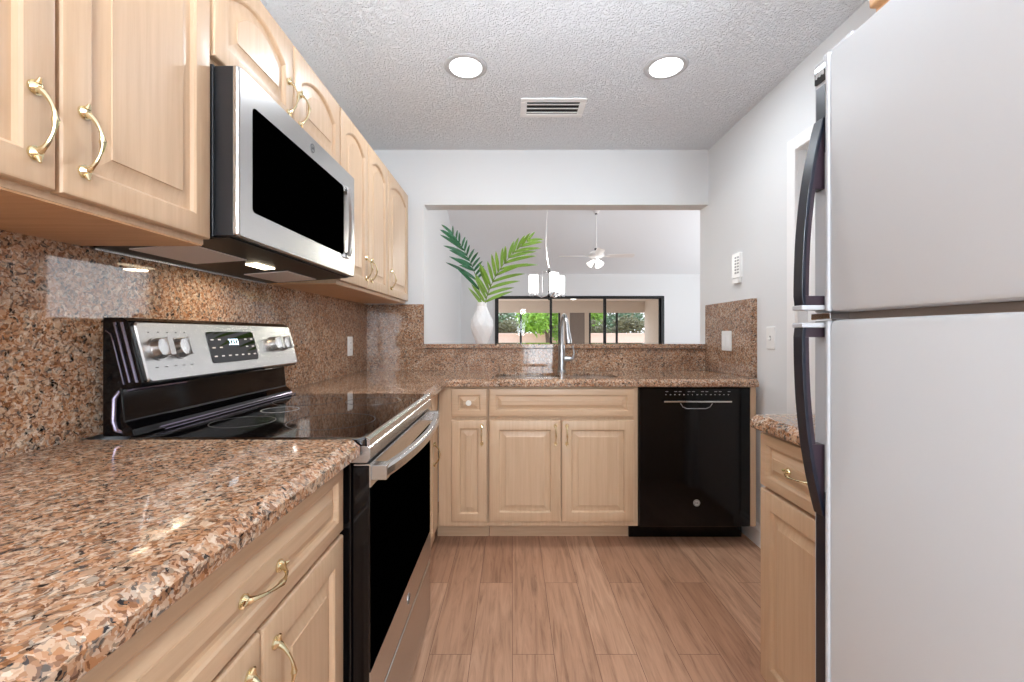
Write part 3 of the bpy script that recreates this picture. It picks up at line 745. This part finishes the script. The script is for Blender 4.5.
text_mesh('emblem_letters', 'GE', .012, 'darkmark', md, (XM + .0014, 1.385, 1.752), (0, 1, 0), (0, 0, 1))
# underside with filters, lamp and rear strip
un = MB().prism([(-.985, 1.362), (-.985, 1.366), (-.665, 1.3885), (-.665, 1.3845)], 'y', MY0 + .006, MY1 - .006).build('underside', 'mwunder', mw)
def under(x0, x1, y0, y1, t, name, m):
    def z(x): return 1.362 + (x + .985) / .32 * .0225
    mb = MB(); mb.rings([[(x0, y0, z(x0)), (x1, y0, z(x1)), (x1, y1, z(x1)), (x0, y1, z(x0))], [(x0, y0, z(x0) - t), (x1, y0, z(x1) - t), (x1, y1, z(x1) - t), (x0, y1, z(x0) - t)]])
    return mb.build(name, m, un)
under(-.93, -.78, 1.05, 1.27, .003, 'grease_filter', 'mesh')
under(-.93, -.78, 1.50, 1.72, .003, 'grease_filter', 'mesh')
under(-.82, -.785, 1.33, 1.43, .004, 'lamp_lens', 'warm')
MB().box(-.999, -.985, MY0 + .01, MY1 - .02, 1.357, 1.366).build('rear_strip', 'steel', mw)
light('hood_lamp', 'AREA', (-.80, 1.38, 1.362), (0, 0, 0), 1.6, .06, color=(1, .82, .58))

# ------------------------------------------------------------------ dishwasher
dw = thing('dishwasher', 'gloss black dishwasher with a chrome bar handle under the counter', 'dishwasher', (.985, 2.65, 0))
DX0, DX1 = .684, 1.284
MB().box(DX0 + .004, DX1 - .004, YF + .03, 2.94, .118, .868).build('tub', 'dgrey', dw)
mb = MB(); mb.rings([[(u, YF + .012 - n, v_) for u, v_ in rrect(DX0 + i, DX1 - i, .118 + i, .868 - i, .006)] for i, n in ((0, -.018), (0, .008), (.004, .012))])
dd = mb.build('door', 'black', dw, smooth=True)
mb = MB()
mb.box(.81, 1.173, YF - .022, YF - .012, .792, .800)
for x in (.825, 1.158): mb.box(x - .006, x + .006, YF - .013, YF + .001, .793, .799)
mb.build('handle', 'chrome', dd, bev=.001)
pk = [(.905, .785), (.918, .765), (.94, .756), (1.045, .756), (1.065, .765), (1.078, .785)]
MB().tube([(x, YF - .0015, z) for x, z in pk], .0022, 6).build('pocket_rim', 'greyp', dd)
mb = MB()
rnd = random.Random(3)
for k in range(15):
    x = .825 + k * .024; ww = rnd.uniform(.003, .009)
    mb.box(x, x + ww, YF - .0008, YF + .001, .829, .833)
    if k % 3 != 1: mb.box(x, x + .014, YF - .0008, YF + .001, .846, .8485)
mb.build('control_marks', 'mark', dd)
MB().lathe([(.001, .001), (.018, 0.001), (.018, -.002), (.001, -.002)], (.993, YF, .247), 'y', 32).build('emblem', 'mark', dd, smooth=True)
MB().rings([[(.993 + r_ * math.cos(2 * PI * k / 32), YF - n, .247 + r_ * math.sin(2 * PI * k / 32)) for k in range(32)] for r_, n in ((.014, .002), (.0158, .002), (.0158, .0027), (.014, .0027))], closed=True).build('emblem_ring', 'darkmark', dd)
text_mesh('emblem_letters', 'GE', .015, 'darkmark', dd, (.993, YF - .0024, .247), (1, 0, 0), (0, 0, 1))
MB().box(.662, 1.305, YF + .130, YF + .160, .002, .112).build('kick_plate', 'black', dw, bev=.003)

# ------------------------------------------------------------------ sink and faucet
sk = thing('sink', 'double-bowl stainless sink set under the granite counter', 'sink', (.25, 2.56, .70))
for (a, b, r, nm) in ((xl0, xl1, .09, 'large bowl'), (xr0, xr1, .08, 'small bowl')):
    y0, y1 = sy0 + .010, sy1 - .010; rs = []
    for ins, z in ((-.014, ZT - .0145), (-.002, ZT - .0145), (.0, .88), (.012, .73), (.05, .712), (.12, .708)):
        rs.append([(x, y, z) for x, y in rrect(a + ins, b - ins, y0 + ins, y1 - ins, max(.01, r - ins * .5))])
    for ins, z in ((.12, .704), (.05, .708), (.009, .727), (-.003, .88), (-.014, ZT - .018)):
        rs.append([(x, y, z) for x, y in rrect(a + ins, b - ins, y0 + ins, y1 - ins, max(.01, r - ins * .5))])
    bw = MB().rings(rs, cap=True).build('bowl', 'steel', sk, smooth=True); bw['label'] = nm
    MB().lathe([(.001, .003), (.035, .003), (.042, 0), (.001, 0)], ((a + b) / 2, (y0 + y1) / 2, .708), seg=24).build('drain', 'chrome', bw, smooth=True)
fx, fy = .315, 2.775
fc = thing('faucet', 'brushed nickel pull-down kitchen faucet with a side lever behind the sink', 'faucet', (fx, fy, ZT))
MB().lathe([(.030, 0), (.030, .006), (.024, .012), (.0225, .10), (.0215, .16), (.017, .175)], (fx, fy, ZT)).build('base', 'nickel', fc, smooth=True)
pts = [(fx, fy, ZT + .16), (fx, fy, ZT + .29)]
for k in range(1, 11):
    a = PI * k / 11; rr_ = .072
    pts.append((fx + .007 * (1 - math.cos(a)), fy - rr_ * (1 - math.cos(a)), ZT + .29 + rr_ * math.sin(a)))
pts.append((fx + .015, fy - .146, ZT + .285))
MB().tube(pts, .0115, 14).build('spout', 'nickel', fc, smooth=True)
MB().tube([(fx + .014, fy - .144, ZT + .31), (fx + .016, fy - .147, ZT + .27), (fx + .024, fy - .155, ZT + .20), (fx + .0245, fy - .156, ZT + .188)], [.0125, .0155, .0205, .0195], 18).build('spray_head', 'nickel', fc, smooth=True)
MB().cyl((fx + .0245, fy - .156, ZT + .1885), (fx + .0245, fy - .156, ZT + .183), .017, seg=18).build('spray_face', 'darkslot', fc)
lv = MB().cyl((fx + .012, fy, ZT + .085), (fx + .055, fy, ZT + .085), .017, .016, 20)
lv.build('valve_body', 'nickel', fc, smooth=True)
MB().tube([(fx + .055, fy, ZT + .085), (fx + .072, fy - .01, ZT + .088), (fx + .078, fy - .015, ZT + .12), (fx + .07, fy - .012, ZT + .17)], [.013, .010, .006, .005], 12).build('lever', 'nickel', fc, smooth=True)

# ------------------------------------------------------------------ refrigerator
FX = .585; FY0, FY1, FZ = .10, .846, 1.68; GZ = 1.19
rf = thing('refrigerator', 'white top-freezer refrigerator with dark bowed handles at the right', 'refrigerator', (.97, .47, 0))
MB().box(FX + .085, 1.33, FY0 + .005, FY1 - .005, .03, FZ - .01).build('case', 'fridgeb', rf, bev=.008)
MB().box(FX + .09, 1.32, FY0 + .02, FY1 - .02, 0, .03).build('base_grille', 'dgrey', rf)
MB().box(FX + .03, FX + .086, FY0 + .012, FY1 - .012, .10, FZ - .02).build('gasket', 'gasket', rf)
def fdoor(z0, z1, name):
    mb = MB(); rs = []
    for ins, n in ((0, -.072), (0, -.008), (.003, -.002), (.008, 0)):
        rs.append([(FX - n, u, v_) for u, v_ in rrect(FY0 + ins, .797 - ins * .2, z0 + ins, z1 - ins, .006)])
    d = mb.rings(rs).build(name, 'fridge', rf, smooth=True)
    MB().box(FX - .004, FX + .066, .797, .806, z0 + .001, z1 - .001).build('edge_ridge', 'fridgeb', d, bev=.003)
    MB().box(FX + .004, FX + .066, .806, FY1 - .002, z0 + .001, z1 - .001).build('side_rail', 'fridgeb', d, bev=.002)
    sa, sb = (1.50, z1 - .052) if name == 'freezer_door' else (z0 + .008, .86)
    MB().box(FX + .001, FX + .0045, .812, FY1 - .010, sa, sb).build('dark_strip', 'navy', d)
    return d
fz = fdoor(GZ + .008, FZ, 'freezer_door'); fd = fdoor(.10, GZ - .006, 'fridge_door')
MB().rings([[(FX + n, u, v_) for u, v_ in rrect(.811, .840, FZ - .043, FZ - .012, .003)] for n in (.0045, .001)]).build('badge', 'blackg', fz)
mb = MB()
for k in range(5): mb.box(FX - .0, FX + .0015, .815 + k * .0045, .818 + k * .0045, FZ - .032 + (k % 2) * .002, FZ - .022)
mb.build('badge_mark', 'mark', fz)
def fhandle(za, zb, d, flip):
    """bowed handle: za at the gap end (stands off), zb where it meets the door"""
    N = 20; outer = []; inner = []
    for i in range(N + 1):
        s_ = i / N; z = za + (zb - za) * s_
        off = .040 * (1 - s_ ** 2.4) + .002
        if s_ < .05: off = .040
        outer.append((FX - off, z))
        inner.append((FX - max(off - .007, .0), z))
    y0, y1 = .812, .838
    mb = MB()
    # outer bow blade (blue-black face)
    poly = outer + inner[::-1]
    rs0 = [(x, y0, z) for x, z in poly]; rs1 = [(x, y1, z) for x, z in poly]
    mb.rings([rs0, rs1])
    g = mb.build('handle', 'navy', d, bev=.0015)
    # web plate joining bow to door, with the hand slot left open
    sgn = 1 if zb > za else -1
    h = abs(zb - za); zs = za + sgn * .018; ze = za + sgn * h * .62
    mb = MB()
    def X(z):
        s_ = (z - za) / (zb - za); return FX - max(.040 * (1 - max(s_, 0) ** 2.4) + .002 - .0065, .001)
    lo = [(FX + .003, za), (X(za), za), (X(zs), zs), (FX + .003, zs)]
    mb.rings([[(x, y0 + .003, z) for x, z in lo], [(x, y1 - .003, z) for x, z in lo]])
    n = 8; up = [(X(ze + (zb - ze) * k / n), ze + (zb - ze) * k / n) for k in range(n + 1)]
    up = [(FX + .003, ze)] + up + [(FX + .003, zb)]
    mb.rings([[(x, y0 + .003, z) for x, z in up], [(x, y1 - .003, z) for x, z in up]])
    gi = [(X(zs + (ze - zs) * k / 12), zs + (ze - zs) * k / 12) for k in range(13)]
    mb.rings([[(x, yy_, z) for x, z in gi] + [(x + .009, yy_, z) for x, z in gi[::-1]] for yy_ in (y0 + .003, y1 - .003)])
    mb.build('handle_web', 'plum', d, bev=.001)
    c0 = (za - sgn * .009, za); c0 = (min(c0), max(c0))
    MB().box(FX - .043, FX + .003, y0 - .002, y1 + .002, *c0).build('handle_cap', 'fridgeb', d, bev=.002)
fhandle(GZ + .022, 1.565, fz, 1)
fhandle(GZ - .020, .815, fd, -1)
MB().box(FX - .006, FX + .06, .79, .84, GZ - .005, GZ + .007).build('centre_hinge', 'chrome', rf, bev=.001)
MB().box(FX + .01, FX + .08, .76, .83, FZ + .0, FZ + .012).build('hinge_cover', 'fridgeb', rf, bev=.003)

# ------------------------------------------------------------------ plates on the walls
def plate(P, u, v, w_, h_, label, name, cat, kind, loc):
    t = thing(name, label, cat, loc)
    MB().rings([[P(u + a * k, v + b * k, n) for a, b in rrect(-w_ / 2, w_ / 2, -h_ / 2, h_ / 2, .005)] for n, k in ((0, 1), (.004, 1), (.006, .96))]).build('cover_plate', 'plastic', t, smooth=True)
    if kind == 'outlet':
        for dv in (-.02, .02):
            MB().rings([[P(u + a, v + dv + b, n) for a, b in rrect(-.016, .016, -.014, .014, .008)] for n in (.005, .0075)]).build('socket', 'trim', t)
            MB().rings([[P(u + a, v + dv + b, n) for a, b in rrect(-.007, -.005, -.005, .005, .0008)] for n in (.0074, .0078)]).rings([[P(u + a, v + dv + b, n) for a, b in rrect(.005, .007, -.005, .005, .0008)] for n in (.0074, .0078)]).build('slots', 'darkslot', t)
    elif kind == 'rocker':
        for du in ((-.023, .023) if w_ > .1 else (0,)):
            MB().rings([[P(u + du + a, v + b, n) for a, b in rrect(-.016, .016, -.033, .033, .003)] for n in (.005, .008)]).build('rocker', 'trim', t, bev=.001)
    elif kind == 'toggle':
        MB().rings([[P(u + a, v + b, n) for a, b in rrect(-.006, .006, -.012, .012, .002)] for n in (.005, .007)]).build('toggle_slot', 'greyp', t)
        MB().rings([[P(u + a, v + b - n * .4, n) for a, b in rrect(-.004, .004, -.004, .005, .001)] for n in (.006, .018)]).build('toggle', 'trim', t)
    return t
plate(FR('+x', -1.0), 2.66, 1.083, .072, .118, 'white outlet plate on the left granite backsplash', 'outlet', 'outlet', 'outlet', (-1.0, 2.66, 1.02))
plate(FR('-x', 1.320), 2.665, 1.116, .115, .122, 'white double plate on the right granite panel', 'light_switch', 'switch', 'rocker', (1.320, 2.665, 1.05))
plate(FR('-x', XR), 2.262, 1.137, .072, .118, 'white light switch on the right wall left of the door frame', 'light_switch', 'switch', 'toggle', (XR, 2.262, 1.08))
P = FR('-x', XR)
ic = thing('wall_keypad', 'narrow white keypad panel high on the right wall above the granite', 'keypad', (XR, 2.59, 1.46))
MB().rings([[P(2.59 + a * k, 1.565 + b * k, n) for a, b in rrect(-.045, .045, -.075, .075, .006)] for n, k in ((0, 1), (.014, 1), (.018, .94))]).build('housing', 'plastic', ic, smooth=True)
mb = MB()
for r_ in range(6):
    for c_ in (-.014, .014): mb.rings([[P(2.575 + c_ + a, 1.612 - r_ * .018 + b, n) for a, b in rrect(-.009, .009, -.005, .005, .002)] for n in (.016, .020)])
mb.build('buttons', 'greyp', ic)
MB().rings([[P(2.59 + a, 1.474 + b, n) for a, b in rrect(-.036, .036, -.014, .014, .004)] for n in (0, .020)]).build('lower_tray', 'plastic', ic, bev=.002)

# ------------------------------------------------------------------ vase and palm fronds
vxx, vyy = -.222, 3.16
mb = MB(); prof = [(.045, 0), (.058, .035), (.076, .08), (.086, .125), (.080, .165), (.062, .205), (.045, .24), (.036, .27), (.037, .298)]
NS = 10; vr = []
for i, (r_, h_) in enumerate(prof):
    ph = (i % 2) * PI / NS
    vr.append([mb.bm.verts.new((vxx + r_ * math.cos(2 * PI * k / NS + ph), vyy + r_ * math.sin(2 * PI * k / NS + ph), 1.090 + h_)) for k in range(NS)])
for i in range(len(vr) - 1):
    a, b = vr[i], vr[i + 1]
    for k in range(NS):
        j = (k + 1) % NS
        if i % 2 == 0: mb.bm.faces.new((a[k], a[j], b[k])); mb.bm.faces.new((a[j], b[j], b[k]))
        else: mb.bm.faces.new((a[k], b[j], b[k])); mb.bm.faces.new((a[k], a[j], b[j]))
mb.bm.faces.new(vr[0][::-1])
inn = [mb.bm.verts.new((vxx + .029 * math.cos(2 * PI * k / NS), vyy + .029 * math.sin(2 * PI * k / NS), 1.090 + .296)) for k in range(NS)]
dn = [mb.bm.verts.new((vxx + .028 * math.cos(2 * PI * k / NS), vyy + .028 * math.sin(2 * PI * k / NS), 1.090 + .12)) for k in range(NS)]
for k in range(NS):
    j = (k + 1) % NS
    mb.bm.faces.new((vr[-1][k], vr[-1][j], inn[j], inn[k])); mb.bm.faces.new((inn[k], inn[j], dn[j], dn[k]))
mb.bm.faces.new(dn)
tag(mb.build('vase', 'vase'), 'white faceted ceramic vase standing on the granite bar ledge', 'vase')

def frond(label, ctrl, spec, m, facing, seed):
    """ctrl: 4 bezier points of the stem; spec: list of (side, t0, t1, n, L0, Lmid, L1, angle0, angle1)"""
    t = thing('palm_frond', label, 'palm frond', ctrl[0], 'palm fronds in the vase')
    C_ = [Vector(c) for c in ctrl]
    def B(s_): return C_[0] * (1 - s_) ** 3 + C_[1] * 3 * s_ * (1 - s_) ** 2 + C_[2] * 3 * s_ * s_ * (1 - s_) + C_[3] * s_ ** 3
    pts = [B(k / 24) for k in range(25)]
    MB().tube(pts, [.0042 * (1 - .8 * k / 24) for k in range(25)], 6).build('stem', 'rachis', t, smooth=True)
    rnd = random.Random(seed); mb = MB(); bm = mb.bm; nrm = Vector(facing).normalized()
    for (side, t0, t1, n, L0, Lm, L1, a0, a1) in spec:
        for i in range(n):
            q = i / (n - 1); s_ = t0 + (t1 - t0) * q
            p = B(s_); T = (B(min(1, s_ + .02)) - B(max(0, s_ - .02))).normalized()
            S = nrm.cross(T).normalized() * side
            ang = R(a0 + (a1 - a0) * q + rnd.uniform(-5, 5)); L = (L0 * (1 - 2 * q) + Lm * 2 * q) if q < .5 else (Lm * (2 - 2 * q) + L1 * (2 * q - 1))
            L *= rnd.uniform(.9, 1.08)
            D = T * math.cos(ang) + S * math.sin(ang) + nrm * rnd.uniform(-.12, .3)
            D.normalize(); W_ = nrm.cross(D).normalized(); K = 7; prev = None
            wid = .0115 * min(1, L / .15) + .002
            for k in range(K + 1):
                f = k / K; c0 = p + D * L * f + Vector((0, 0, -1)) * L * .14 * f * f
                ww = wid * math.sin(PI * (f * .93 + .07)) ** .6 * (1 - .25 * f)
                if k == K: ww = .0004
                row = [bm.verts.new(c0 + W_ * ww + nrm * ww * .5), bm.verts.new(c0), bm.verts.new(c0 - W_ * ww + nrm * ww * .5)]
                if prev:
                    bm.faces.new((prev[0], prev[1], row[1], row[0])); bm.faces.new((prev[1], prev[2], row[2], row[1]))
                prev = row
    lo = mb.build('leaflets', m, t, smooth=True)
    so = lo.modifiers.new('thickness', 'SOLIDIFY'); so.thickness = .0008
    return t
b0 = (vxx, vyy, 1.24)
frond('dark green palm frond leaning left out of the white vase', [b0, (-.225, vyy - .02, 1.48), (-.26, vyy - .06, 1.66), (-.42, vyy - .10, 1.86)],
      [(1, .58, 1.0, 8, .12, .22, .12, 44, 10), (-1, .48, 1.0, 12, .11, .10, .07, 60, 36), (1, .36, .58, 3, .26, .30, .24, 34, 38)], 'leafd', (0, -1, 0), 11)
frond('bright green palm frond arching right out of the white vase', [b0, (-.20, vyy - .03, 1.48), (-.10, vyy - .10, 1.66), (.10, vyy - .16, 1.80)],
      [(1, .40, 1.0, 11, .20, .15, .10, 46, 22), (-1, .22, 1.0, 11, .22, .28, .13, 48, 24), (1, .16, .40, 6, .20, .22, .22, 46, 44)], 'leaf', (.05, -1, .1), 12)

# ------------------------------------------------------------------ chandelier and ceiling fan
cx, cyy = .388, 4.6
ch = thing('chandelier', 'chandelier with three lit glass cylinder shades hanging beyond the pass-through', 'chandelier', (cx, cyy, 1.52))
zt = 4.3
mb = MB(); pts = []
zc_ = 4.4 + (zv(5.4) - 4.4) * (cyy - YB2 - .1) / (5.4 - YB2 - .1)
for k in range(60):
    f = k / 59; z = 1.86 + (zc_ - 1.86) * f; sway = .035 * math.sin(f * 14) * max(0, 1 - f * 1.5)
    pts.append((cx - .02 + .02 * math.exp(-f * 12) - sway * .6, cyy, z))
MB().tube(pts, .003, 6).build('chain', 'fanw', ch, smooth=True)
MB().lathe([(.05, 0), (.05, -.015), (.02, -.03)], (pts[-1][0], cyy, zc_), seg=20).build('canopy', 'fanw', ch, smooth=True)
MB().lathe([(.002, 1.515), (.012, 1.525), (.006, 1.54), (.022, 1.565), (.008, 1.59), (.008, 1.80), (.02, 1.82), (.006, 1.865)], (cx, cyy, 0), seg=16).build('stem', 'blackal', ch, smooth=True)
for a in (172, 283, 38):
    ca, sa = math.cos(R(a)), math.sin(R(a)); r_ = .165; px, py = cx + r_ * ca, cyy + r_ * sa
    MB().tube([(cx, cyy, 1.575), (cx + .08 * ca, cyy + .08 * sa, 1.55), (px, py, 1.585), (px, py, 1.60)], .006, 8).build('arm', 'chrome', ch, smooth=True)
    mb = MB().lathe([(.02, 1.597), (.050, 1.60), (.050, 1.785), (.047, 1.785), (.047, 1.605)], (px, py, 0), seg=24)
    mb.build('shade', 'shade', ch, smooth=True)
    mb = MB()
    for k in range(8):
        b = 2 * PI * k / 8; mb.lathe([(.001, -.018), (.009, 0), (.001, .014)], (px + .045 * math.cos(b), py + .045 * math.sin(b), 1.578), seg=6)
    mb.build('crystal_ring', 'crystal', ch)
MB().tube([(cx - .07, cyy, 1.82), (cx + .07, cyy, 1.82)], .005, 8).tube([(cx - .07, cyy, 1.82), (cx - .07, cyy, 1.60)], .004, 8).tube([(cx + .07, cyy, 1.82), (cx + .07, cyy, 1.60)], .004, 8).build('frame', 'chrome', ch, smooth=True)
light('chandelier_lamp', 'POINT', (cx, cyy, 1.95), (0, 0, 0), 25, color=(1, .95, .88)).data.shadow_soft_size = .1

qx, qy = 1.525, 7.9; zq = zv(qy)
fn = thing('ceiling_fan', 'white ceiling fan on a long rod under the vaulted ceiling', 'ceiling fan', (qx, qy, 2.45))
MB().lathe([(.07, 0.03), (.07, -.02), (.03, -.07)], (qx, qy, zq), seg=24).build('canopy', 'fanw', fn, smooth=True)
MB().lathe([(.022, -.07), (.022, -.09)], (qx, qy, zq), seg=16).build('rod_collar', 'blackal', fn)
MB().cyl((qx, qy, 2.66), (qx, qy, zq - .09), .014).build('downrod', 'fanw', fn, smooth=True)
MB().lathe([(.03, 2.72), (.03, 2.68)], (qx, qy, 0), seg=16).build('rod_coupling', 'blackal', fn)
MB().lathe([(.03, 2.68), (.09, 2.66), (.145, 2.62), (.15, 2.585), (.12, 2.555), (.05, 2.54), (.05, 2.50), (.01, 2.495)], (qx, qy, 0), seg=28).build('motor', 'fanw', fn, smooth=True)
for k in range(4):
    a = R(-4 + 90 * k); ca, sa = math.cos(a), math.sin(a)
    ax = Vector((ca, sa, 0)); ay = Vector((-sa, ca, -.30)).normalized(); az = ax.cross(ay)
    c0 = Vector((qx, qy, 2.575))
    ir = MB().obox(c0 + ax * .17, ax, ay, az, .07, .018, .003).build('blade_iron', 'fanw', fn)
    mb = MB(); poly = [(.20, -.05), (.24, -.06), (.64, -.07), (.68, -.055), (.69, 0), (.68, .055), (.64, .07), (.24, .06), (.20, .05)]
    mb.rings([[c0 + ax * u + ay * v_ + az * n for u, v_ in poly] for n in (.003, .011)]); mb.build('blade', 'fanw', fn)
for a in (-60, 60, 180):
    ca, sa = math.cos(R(a)), math.sin(R(a))
    MB().tube([(qx + .03 * ca, qy + .03 * sa, 2.50), (qx + .07 * ca, qy + .07 * sa, 2.47), (qx + .13 * ca, qy + .13 * sa, 2.41)], [.02, .035, .06], 16).build('lamp_shade', 'shade', fn, smooth=True)
MB().cyl((qx - .10, qy - .03, 2.34), (qx - .10, qy - .03, 2.55), .0025, seg=6).build('pull_chain', 'nickel', fn)
